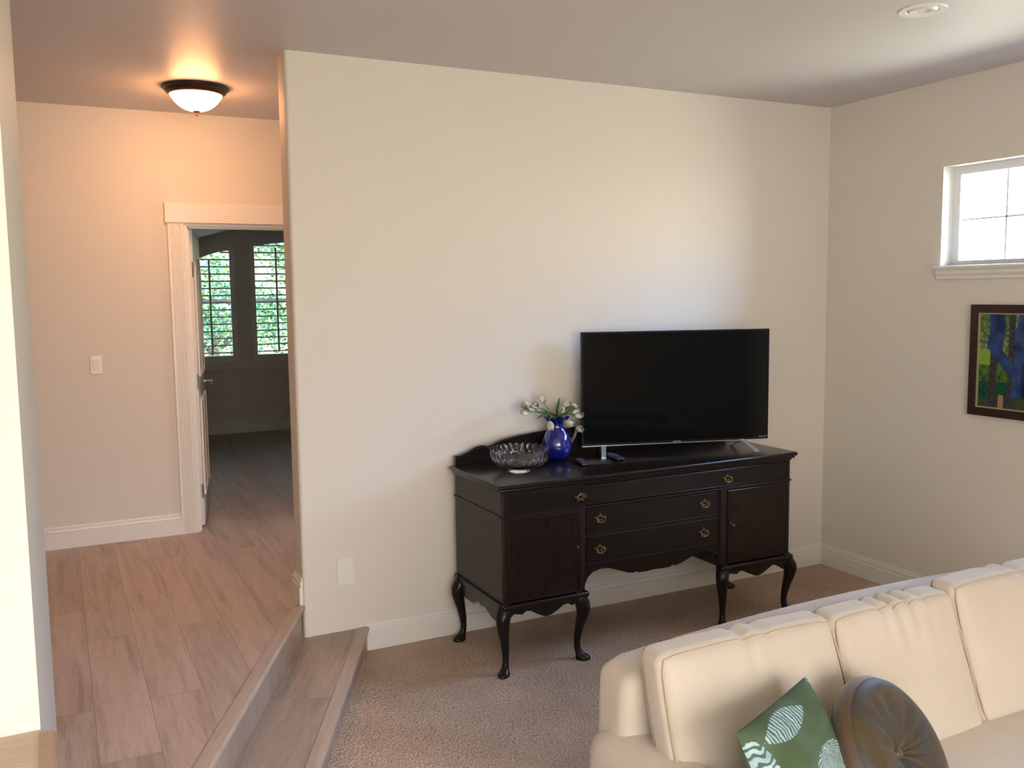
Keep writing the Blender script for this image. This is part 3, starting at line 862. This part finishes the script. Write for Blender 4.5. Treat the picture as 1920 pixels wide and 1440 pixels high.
# ------------------------------------------------------------------ tulips
neck = Vector((PX, PY, ZTOP+0.20))
T = [((1.205, -.15, 1.259), (-1, 0, .15), 'tulip leaning furthest left, upper of the two leftmost blooms'),
     ((1.194, -.17, 1.225), (-1, -.1, .0), 'tulip at far left, lower of the two leftmost blooms'),
     ((1.238, -.2, 1.266), (-.7, -.3, .6), 'full tulip second from the left, overlapping a paler one'),
     ((1.254, -.14, 1.231), (-.7, .2, .4), 'half-hidden tulip behind the second one from the left'),
     ((1.323, -.13, 1.284), (-.35, 0, 1), 'tallest tulip of the bunch, standing alone at the top'),
     ((1.402, -.2, 1.227), (-.5, -.7, .3), 'peach-tinged tulip right of centre, facing forward'),
     ((1.470, -.15, 1.244), (.1, -.5, .8), 'upper tulip of the right-hand cluster'),
     ((1.492, -.17, 1.226), (.6, -.2, .6), 'wide open tulip in the middle of the right-hand cluster'),
     ((1.503, -.19, 1.211), (.8, -.1, .3), 'partly hidden tulip low in the right-hand cluster'),
     ((1.504, -.22, 1.191), (1, -.2, .1), 'tulip pointing right against the television edge'),
     ((1.415, -.25, 1.156), (.6, -.5, -.2), 'drooping tulip in front of the pitcher handle'),
     ((1.510, -.22, 1.115), (.8, -.2, -.6), 'lowest tulip hanging right of the pitcher handle'),
     ((1.294, -.27, 1.153), (.0, -.5, -1), 'tulip hanging down in front of the pitcher neck')]
def bloom_mesh():
    t = bmesh.new()
    for ring, (n, off, rad, L) in enumerate(((3, 0, 0.016, 0.050), (3, PI/3, 0.0185, 0.047))):
        for p in range(n):
            a0 = off+2*PI*p/n; g = []
            for i in range(9):
                s = i/8; row = []
                prof = rad*(math.sin(PI*(0.08+0.80*s))**0.75)
                wd = 1.05*math.sin(PI*min(1, 0.12+s*0.93))**0.55 if s < 0.98 else 0.12
                for j in range(7):
                    q = (j-3)/3; a = a0+q*wd
                    r = prof*(1-0.05*q*q)
                    row.append(t.verts.new((r*math.cos(a), r*math.sin(a), L*s-0.004*q*q*s)))
                g.append(row)
            for i in range(8):
                for j in range(6): t.faces.new((g[i][j], g[i][j+1], g[i+1][j+1], g[i+1][j]))
    bmesh.ops.solidify(t, geom=t.faces[:], thickness=0.0012)
    me = bpy.data.meshes.new('bloom'); t.to_mesh(me); t.free()
    me.materials.append(M_petal)
    for p in me.polygons: p.use_smooth = True
    return me
BL = bloom_mesh()
def leaf_mesh(pts, w):
    me = bpy.data.meshes.new('leaf'); pts = [Vector(p) for p in pts]
    vs = []; fs = []; n = 14
    def bez(s):
        a, b, c = pts; return a*(1-s)**2+b*2*s*(1-s)+c*s*s
    for i in range(n+1):
        s = i/n; p = bez(s); d = (bez(min(1, s+.02))-bez(max(0, s-.02))).normalized()
        sd_ = d.cross(Vector((0.3, -0.8, 0.5))).normalized(); nn = sd_.cross(d)
        ww = w*math.sin(PI*(0.1+0.9*s))**0.8
        for q in (-1, 0, 1): vs.append(p+sd_*ww*q+nn*(0.25*ww if q else 0))
    for i in range(n):
        for q in range(2): fs.append([i*3+q, i*3+q+1, i*3+q+4, i*3+q+3])
    me.from_pydata(vs, [], fs); me.update(); me.materials.append(M_leafg)
    for p in me.polygons: p.use_smooth = True
    bm = bmesh.new(); bm.from_mesh(me); bmesh.ops.solidify(bm, geom=bm.faces[:], thickness=0.0008); bm.to_mesh(me); bm.free()
    return me
leaves = {1: [((0, 0, .02), (-.06, -.01, .055), (-.135, -.02, .015), .010)], 2: [((0, 0, .0), (-.05, 0, .04), (-.095, 0, .075), .010)],
          4: [((.0, 0, .0), (-.015, -.02, .06), (.005, -.03, .125), .013), ((0, 0, 0), (-.04, -.02, .03), (-.075, 0, .06), .010)],
          5: [((0, 0, .0), (.03, -.03, .06), (.11, -.03, .07), .014)], 9: [((0, 0, .01), (.06, -.03, .06), (.13, -.02, .055), .010)], 11: [((0, 0, .02), (.05, -.03, .045), (.12, -.03, .01), .005)]}
for i, (p, d, lab) in enumerate(T):
    tl = thing('tulip', 'white '+lab, 'tulip', neck, 0, 'white tulips in the blue pitcher')
    c = Vector(p)-neck; d = Vector(d).normalized()
    base = c - d*0.026
    bl = bpy.data.objects.new('bloom', BL); COL.objects.link(bl); bl.parent = tl
    bl.location = base; bl.rotation_euler = d.to_track_quat('Z', 'Y').to_euler()
    bl.scale = (1.13, 1.13, 1.08+0.1*math.sin(i*2.1))
    an = i*2.4
    st0 = Vector((0.012*math.cos(an), 0.012*math.sin(an), -0.13)); st1 = Vector((0.016*c.x/max(c.xy.length, .01), 0.016*c.y/max(c.xy.length, .01), 0.02))
    mid = st1*0.45+base*0.55 + Vector((0, 0, 0.018)) - d*0.01
    cp = [st0, st1*0.6, st1, st1*0.7+mid*0.3+Vector((0, 0, .008)), mid, base-d*0.01, base+d*0.003]
    MB().tube(cp, 0.0026, 6).build('stem', M_stem, tl, True)
    for lf in leaves.get(i, []):
        o = link('leaf', leaf_mesh(lf[:3], lf[3]), None, tl)
        o.location = (0, 0, 0.02)

# ------------------------------------------------------------------ painting
pn = thing('framed_painting', 'dark wood framed painting of blue and brown tree trunks on the right wall', 'painting', (XR, -1.10, 1.157))
PW, PH, FWd = 0.84, 0.614, 0.050           # runs to -y
def fr(mb, y0, y1, z0, z1, x0, x1, wd, b):
    o = [(y0, z0), (y1, z0), (y1, z1), (y0, z1)]; n_i = [(y0+wd, z0+wd), (y1-wd, z0+wd), (y1-wd, z1-wd), (y0+wd, z1-wd)]
    for k in range(4):
        q = (k+1) % 4
        mb.prism([o[k], o[q], n_i[q], n_i[k]], x0, x1, 'x')
mb = MB(); fr(mb, -PW, 0, 0, PH, -0.032, -0.002, 0.045, 0.004); mb.build('frame', M_frame, pn)
mb = MB(); fr(mb, -PW+0.042, -0.042, 0.042, PH-0.042, -0.026, -0.008, 0.010, 0.001); mb.build('gilt_liner', M_gilt, pn)
def mixc(a, b, t): return tuple(a[i]*(1-t)+b[i]*t for i in range(3))
def painting_col(u, v):
    # u: 0 left..1 right (across the canvas), v: 0 bottom..1 top
    n1 = noise.noise(Vector((u*38, v*24, 1.3))); n2 = noise.noise(Vector((u*90, v*55, 4.1))); n3 = noise.noise(Vector((u*9, v*7, 2.2)))
    g = mixc((0.015, 0.06, 0.02), (0.10, 0.20, 0.03), max(0, min(1, 0.5+n1*0.9)))
    if v > 0.55: g = mixc(g, (0.18, 0.22, 0.08), max(0, min(1, 0.3+n2*1.2)))
    if v > 0.6 and n1+n2 > 0.35: g = (0.26, 0.30, 0.20)
    if 0.45 < v < 0.62 and u < 0.10: g = mixc((0.18, 0.34, 0.03), (0.26, 0.42, 0.05), 0.5+n2)
    if v < 0.28: g = mixc((0.004, 0.03, 0.02), (0.01, 0.12, 0.05), max(0, min(1, .4+n2*1.3)))
    if v < 0.12: g = mixc(g, (0.10, 0.06, 0.03), max(0, min(1, .4+n1)))
    def band(c, hw): return abs(u-c) < hw
    br = mixc((0.025, 0.018, 0.02), (0.09, 0.07, 0.08), max(0, min(1, .35+n2)))
    bl = mixc((0.010, 0.018, 0.07), (0.045, 0.09, 0.26), max(0, min(1, .45+n3*0.8+n2*0.5)))
    # brown trunks
    if band(0.125+0.03*(0.5-v)*-1, 0.030): g = br
    if band(0.262, 0.024) and v > 0.5: g = br
    if band(0.24+0.03*math.sin(v*5), 0.028) and v < 0.4: g = br
    if u > 0.44 + 0.05*math.sin(v*6) + (0.04 if v > .8 else 0) and u < 0.80 and v > 0.3: g = mixc((0.02, 0.014, 0.016), (0.07, 0.05, 0.055), max(0, min(1, .4+n1)))
    # blue tree: two stems joining into one wide trunk
    c1 = 0.135+0.012*math.sin(v*9) if v > 0.62 else 0.135+(0.62-v)*0.62
    if v > 0.16 and abs(u-c1) < (0.062 if v > 0.62 else 0.055): g = bl
    c2 = 0.335+0.02*math.sin(v*7)
    if v > 0.14 and abs(u-c2) < 0.036+max(0, 0.5-v)*0.16: g = bl
    if 0.14 < v < 0.50 and 0.34 < u < 0.62: g = mixc((0.008, 0.012, 0.05), (0.02, 0.035, 0.13), max(0, min(1, .4+n3)))
    if u >= 0.80:
        g = bl if band(0.86+0.03*math.sin(v*4), 0.03) and v > .15 else g
    if v < 0.15 and band(0.19, 0.02): g = (0.35, 0.22, 0.13)
    return g
def colgrid(name, nu, nv, posf, colf, mat, parent=None, smooth=False):
    me = bpy.data.meshes.new(name); vs = []; cs = []; fs = []
    for j in range(nv+1):
        for i in range(nu+1):
            vs.append(posf(i/nu, j/nv)); cs.append(colf(i/nu, j/nv))
    for j in range(nv):
        for i in range(nu):
            a = j*(nu+1)+i; fs.append([a, a+1, a+nu+2, a+nu+1])
    me.from_pydata(vs, [], fs); me.update()
    at = me.color_attributes.new('Col', 'FLOAT_COLOR', 'POINT')
    for k, c in enumerate(cs): at.data[k].color = (*c, 1)
    return link(name, me, mat, parent, smooth)
cv = colgrid('canvas', 150, 120, lambda u, v: (-0.012, -0.046-u*(PW-0.092), 0.046+v*(PH-0.092)), painting_col, M_canvas, pn)
md = cv.modifiers.new('thick', 'SOLIDIFY'); md.thickness = 0.008; md.offset = 0

# ------------------------------------------------------------------ sofa
sf = thing('sofa', 'cream three-cushion sofa with low rolled arm, its back to the sideboard', 'sofa', (0, 0, 0))
def soft_box(nx, ny, nz, sx, sy, sz, rad, puff=(0, 0, 0), wr=0.0, seed=0.0, M=None, fn=None):
    """rounded padded box centred at the origin"""
    t = bmesh.new()
    bmesh.ops.create_cube(t, size=2)
    bmesh.ops.subdivide_edges(t, edges=t.edges[:], cuts=nx, use_grid_fill=True)
    h = Vector((sx/2, sy/2, sz/2))
    for v in t.verts:
        p = v.co.copy()
        q = Vector((p.x*h.x, p.y*h.y, p.z*h.z))
        inner = Vector((max(-h.x+rad, min(h.x-rad, q.x)), max(-h.y+rad, min(h.y-rad, q.y)), max(-h.z+rad, min(h.z-rad, q.z))))
        dlt = q-inner
        if dlt.length > 1e-9: q = inner+dlt.normalized()*min(rad, dlt.length)
        bx = (1-(p.x)**2); by = (1-(p.y)**2); bz = (1-(p.z)**2)
        q.y += puff[1]*(bx*bz)**0.6*(p.y)
        q.z += puff[2]*(bx*by if by > 0 else 0)**0.6*(p.z) if puff[2] else 0
        q.x += puff[0]*(by*bz)**0.6*p.x
        if fn: q = fn(q, p)
        if wr:
            nn = noise.noise(Vector((q.x*7+seed, q.y*7, q.z*5))) + 0.5*noise.noise(Vector((q.x*19+seed, q.y*15, q.z*9)))
            q += Vector((0, max(-1, min(1, p.y)), 0.4))*nn*wr
        v.co = q
    if M is not None: bmesh.ops.transform(t, matrix=M, verts=t.verts[:])
    return t
def obj_bm(t, name, mat, parent):
    me = bpy.data.meshes.new(name); t.to_mesh(me); t.free()
    return link(name, me, mat, parent, True)

SX0, SX1 = 0.325, 2.44
# base and back
obj_bm(soft_box(20, 0, 0, SX1-SX0+0.0, 0.93, 0.22, 0.03, M=Matrix.Translation(((SX0+SX1)/2, -2.77, 0.20))), 'base', M_cream, sf)
def backfn(q, p):
    k = max(0.0, min(1.0, (q.z+0.05)/0.25))
    q.z += k*(0.030 - 0.045*(q.x/1.05)**2)      # crowned top rail
    return q
obj_bm(soft_box(28, 0, 0, SX1-SX0, 0.19, 0.60, 0.055, puff=(0.014, 0.012, 0.0), M=Matrix.Translation(((SX0+SX1)/2, -2.375, 0.51)), fn=backfn), 'backrest', M_cream, sf)
for (x0, x1) in ((0.262, 0.475), (2.235, 2.46)):
    obj_bm(soft_box(24, 0, 0, x1-x0, 0.96, 0.27, 0.085, puff=(0.012, 0.02, 0.012), M=Matrix.Translation(((x0+x1)/2, -2.78, 0.475)), wr=0.001), 'arm', M_cream, sf)
    obj_bm(soft_box(12, 0, 0, x1-x0-0.03, 0.92, 0.30, 0.02, M=Matrix.Translation(((x0+x1)/2, -2.78, 0.24))), 'arm_panel', M_cream, sf)
obj_bm(soft_box(30, 0, 0, 1.76, 0.74, 0.16, 0.05, puff=(0, 0, 0.012), M=Matrix.Translation(((0.475+2.235)/2, -2.90, 0.395)), wr=0.003), 'seat_cushion', M_cream, sf)
for (x, y) in ((0.36, -2.40), (2.36, -2.40), (0.36, -3.15), (2.36, -3.15)):
    MB().lathe([(0, 0), (0.02, 0), (0.026, 0.09), (0, 0.09)], 16, M=Matrix.Translation((x, y, 0))).build('leg', M_mahog, sf, True)

def back_cushion(x0, x1, ztop, y_bot, lean, seed, th=0.108, hgt=0.42, dips=()):
    W = x1-x0
    def fn(q, p):
        # pleats across the top boxing, slight sag between them
        if p.z > 0.3:
            k = (p.z-0.3)/0.7
            for (c, a) in dips:
                q.z -= a*k*math.exp(-((q.x/W-c)/0.028)**2)
                q.y += (0.6*a)*k*math.exp(-((q.x/W-c)/0.034)**2)*(0.4-0.6*p.y)
            q.z += 0.006*k*(1-p.x**2)
        return q
    Mx = Matrix.Translation(((x0+x1)/2, y_bot, ztop-hgt*math.cos(lean)*0.5)) @ Matrix(((1, 0, 0, 0), (0, 1, math.tan(lean), 0), (0, 0, 1, 0), (0, 0, 0, 1)))
    c = obj_bm(soft_box(46, 0, 0, W, th, hgt, 0.030, puff=(0.012, 0.030, 0.0), M=None, wr=0.005, seed=seed, fn=fn), 'back_cushion', M_cream, sf)
    c.data.transform(Mx)
    # piping: follow the puffed edge
    for s in (-1, 1):
        pts = []; n = 30
        cs = [(-1, -1), (1, -1), (1, 1), (-1, 1)]
        hx, hz = W/2-0.009, hgt/2-0.009
        for k in range(4):
            (a0, b0), (a1, b1) = cs[k], cs[(k+1) % 4]
            for i in range(n):
                f_ = i/n; u = a0+(a1-a0)*f_; v = b0+(b1-b0)*f_
                # round the corner
                rr = 0.9
                q = Vector((u*hx, s*(th/2-0.006), v*hz))
                corner = abs(u*v)
                if corner > 0.86:
                    q.x *= 1-(corner-0.86)*0.16; q.z *= 1-(corner-0.86)*0.16
                if abs(u) == 1: q.x += 0.010*(1-v*v)*u
                if v > 0.3:
                    kk = (v-0.3)/0.7
                    for (c_, a_) in dips:
                        q.z -= a_*kk*math.exp(-((q.x/W-c_)/0.028)**2); q.y += 0.6*a_*kk*math.exp(-((q.x/W-c_)/0.034)**2)*(1 if s < 0 else -.2)
                    q.z += 0.006*kk*(1-u*u)
                nn = noise.noise(Vector((q.x*7+seed, q.y*7, q.z*5))) + 0.5*noise.noise(Vector((q.x*19+seed, q.y*15, q.z*9)))
                q += Vector((0, 1 if s > 0 else -1, 0.4))*nn*0.005
                pts.append(q)
        pts.append(pts[0]); pts.append(pts[1])
        pm = MB().tube([Mx @ q_ for q_ in pts], 0.0034, 8, cap=False).build('piping', M_piping, c, True)
        pm['label'] = 'corded seam'
LEAN = math.radians(19)
back_cushion(0.362, 1.0, 0.868, -2.572, LEAN, 1.0, dips=((-0.02, 0.013), (0.10, 0.008)))
back_cushion(1.004, 1.535, 0.864, -2.572, LEAN, 5.0, dips=((-0.12, 0.011), (0.0, 0.018), (0.12, 0.015), (0.25, 0.008)))
back_cushion(1.540, 2.22, 0.880, -2.570, LEAN, 9.0, dips=((0.02, 0.014), (-0.1, 0.006)))

# ------------------------------------------------------------------ green printed pillow
def green_col(u, v):
    base = mixc((0.050, 0.078, 0.032), (0.075, 0.108, 0.050), 0.5+noise.noise(Vector((u*6, v*6, 0)))*0.6)
    base = mixc(base, (0.11, 0.16, 0.13), max(0, noise.noise(Vector((u*3+4, v*9, 3)))*0.8))
    lt = mixc((0.38, 0.48, 0.44), (0.24, 0.36, 0.37), 0.5+noise.noise(Vector((u*14, v*14, 7))))
    dk = (0.06, 0.11, 0.09)
    def shell(cx, cy, rx, ry, rot, nst, radial, lens=False, across=False):
        dx, dy = u-cx, v-cy
        x = dx*math.cos(rot)+dy*math.sin(rot); y = -dx*math.sin(rot)+dy*math.cos(rot)
        q = (abs(y)/(ry*max(0.001, 1-(x/rx)**2)) if abs(x) < rx else 9) if lens else math.hypot(x/rx, y/ry)
        q += 0.05*noise.noise(Vector((u*30, v*30, 1)))
        if q > 1: return None
        wv = noise.noise(Vector((u*22, v*22, 5)))
        if radial:
            a = math.atan2(y+ry*0.9, x)
            s = math.sin(a*nst+wv*2.2)
        elif across:
            s = math.sin((y/ry)*nst + (x/rx)**2*2.0 + wv*3.2)
        else:
            s = math.sin((x/rx)*nst + (y/ry)**2*2.5 + wv*2.6)
        return lt if s > -0.15 else dk
    for sh in (shell(.38, .10, .27, .075, -0.06, 56, False, lens=True), shell(.64, .54, .27, .22, 0, 54, True), shell(.03, .27, .09, .20, 0, 26, False, across=True), shell(1.0, .07, .05, .14, 0, 20, False, across=True), shell(.28, .86, .2, .14, .2, 40, False)):
        if sh is not None: return sh
    return base
gp = thing('throw_pillow', 'green cotton pillow printed with pale blue shells, left on the sofa', 'pillow', (0, 0, 0))
S_ = 0.42
def pillow_face(side):
    def f(u, v):
        x = 2*u-1; y = 2*v-1
        t = 0.066*((1-x**4)*(1-y**4))**0.55*(1-0.18*(x*x+y*y))
        # edges bow inwards between pointed corners
        kx = 1-0.035*(1-y*y); ky = 1-0.010*(1-x*x)
        t += 0.003*noise.noise(Vector((x*4, y*4, side)))*(1-x*x)*(1-y*y)
        return (x*kx*S_/2, -y*ky*S_/2, side*t)
    return f
fr_ = colgrid('printed_front', 220, 220, pillow_face(1), green_col, M_greenp, gp, True)
bk_ = colgrid('pillow_back', 40, 40, pillow_face(-1), lambda u, v: (0.10, 0.17, 0.08), M_greenp, gp, True)
A_ = Vector((0.735, -2.715, 0.812)); B_ = Vector((0.352, -2.880, 0.812)); 
ux = (A_-B_).normalized()
hz = Vector((0.39, -0.92, 0)).normalized()
dn = (hz*math.sin(math.radians(27)) + Vector((0, 0, -1))*math.cos(math.radians(27))).normalized()
dn = (dn-ux*dn.dot(ux)).normalized()
nz = ux.cross(-dn).normalized()
cen = (A_+B_)/2 + dn*S_/2
gp.matrix_world = Matrix(((ux.x, -dn.x, nz.x, cen.x), (ux.y, -dn.y, nz.y, cen.y), (ux.z, -dn.z, nz.z, cen.z), (0, 0, 0, 1)))

# ------------------------------------------------------------------ round silk cushion
rc = thing('round_cushion', 'round brown and olive silk cushion with a buttoned centre, right of the green pillow', 'cushion', (0, 0, 0))
RR, RT = 0.200, 0.055
def rpf(r, z, a):
    k = max(0, min(1, r/RR))
    pl = 0.0035*math.sin(a*13+math.sin(a*3)*2)*math.sin(PI*min(1, k*1.15)) * (1 if r < RR*0.985 else 0.2)
    return r, z+(pl if z > 0 else -pl)
pr = [(0.0, 0.014), (0.012, 0.017), (0.03, 0.030), (0.06, 0.046), (0.10, 0.056), (0.145, 0.058), (0.178, 0.050), (0.195, 0.038), (RR, 0.030)]
dense = []
for (a, b), (c, d) in zip(pr, pr[1:]):
    for k in range(3): dense.append((a+(c-a)*k/3, b+(d-b)*k/3))
dense.append(pr[-1])
MB().lathe(dense, 160, f=rpf).build('front_panel', M_silk, rc, True, 80)
MB().lathe([(RR, 0.030), (RR+0.010, 0.015), (RR+0.013, 0.0), (RR+0.010, -0.015), (RR, -0.030)], 96).build('side_band', M_silk2, rc, True)
MB().lathe([(a, -b) for (a, b) in dense[::-1]], 160, f=rpf).build('back_panel', M_silk, rc, True, 80)
MB().lathe([(0.0, 0.030), (0.010, 0.028), (0.014, 0.022), (0.012, 0.014), (0.0, 0.012)], 20).build('button', M_silk2, rc, True)
n_ = Vector((0.27, -0.79, 0.56)).normalized()
rc.location = (0.905, -2.866, 0.612)
rc.rotation_euler = n_.to_track_quat('Z', 'Y').to_euler()

# ------------------------------------------------------------------ garden beyond the far windows
M_lawn = plain('lawn_green', (0.03, 0.055, 0.015), 0.9)
tag(MB().box((-8, FAR+0.3, -0.3), (12, 24, -0.1)).build('lawn', M_lawn), 'grass outside the far room windows', 'lawn', kind='stuff')
def leafmat(name, c):
    m = plain(name, c, 0.5); return m
LM = [leafmat('leaf_green', (0.05, 0.13, 0.04)), leafmat('leaf_light', (0.14, 0.26, 0.05)), leafmat('leaf_teal', (0.05, 0.16, 0.12))]
M_bark = plain('bark', (0.06, 0.045, 0.03), 0.9)
def tree(label, x, y, rx, rz, zc, nleaf, seed):
    rnd = random.Random(seed)
    tr = thing('garden_tree', label, 'tree', (x, y, -0.1), 0, 'trees outside the far windows')
    mb = MB().tube([(0, 0, 0), (0.05, 0, 0.8), (0, 0.05, zc)], [0.10, 0.08, 0.05], 10)
    for k in range(7):
        a = rnd.random()*2*PI; q = Vector((math.cos(a)*rx*0.7, math.sin(a)*0.5, zc+rnd.uniform(-.6, 1)*rz*0.6))
        mb.tube([(0, 0, zc*0.5), tuple(q*0.5+Vector((0, 0, zc*0.3))), tuple(q)], [0.04, 0.025, 0.01], 6)
    mb.build('trunk', M_bark, tr, True)
    vs = []; fs = []; mi = []
    cl = [Vector((rnd.gauss(0, rx*0.45), rnd.gauss(0, 0.45), zc+rnd.gauss(0, rz*0.45))) for _ in range(60)]
    for i in range(nleaf):
        c = cl[rnd.randrange(60)] + Vector((rnd.gauss(0, 0.17), rnd.gauss(0, 0.17), rnd.gauss(0, 0.14)))
        if c.z < 0.02: c.z = 0.02+rnd.random()*0.4
        a = Vector((rnd.gauss(0, 1), rnd.gauss(0, 1), rnd.gauss(-.3, .7))).normalized(); b = a.orthogonal().normalized()
        b = Matrix.Rotation(rnd.random()*6.28, 3, a) @ b
        L, W_ = rnd.uniform(.05, .09), rnd.uniform(.016, .028)
        k = len(vs); vs += [c-a*L/2, c+b*W_, c+a*L/2, c-b*W_]; fs.append([k, k+1, k+2, k+3]); mi.append(rnd.choice((0, 0, 1, 2)))
    me = bpy.data.meshes.new('foliage'); me.from_pydata(vs, [], fs); me.update()
    o = link('foliage', me, LM, tr)
    me.polygons.foreach_set('material_index', mi)
tree('leafy green tree seen through the raked window', 0.0, 9.0, 0.9, 1.1, 2.0, 8000, 3)
tree('leafy green tree seen through the arched window', 2.6, 9.6, 1.0, 1.2, 2.1, 8000, 5)
tree('taller bush further back between the two garden trees', 1.6, 13.5, 1.5, 1.3, 1.7, 8000, 8)
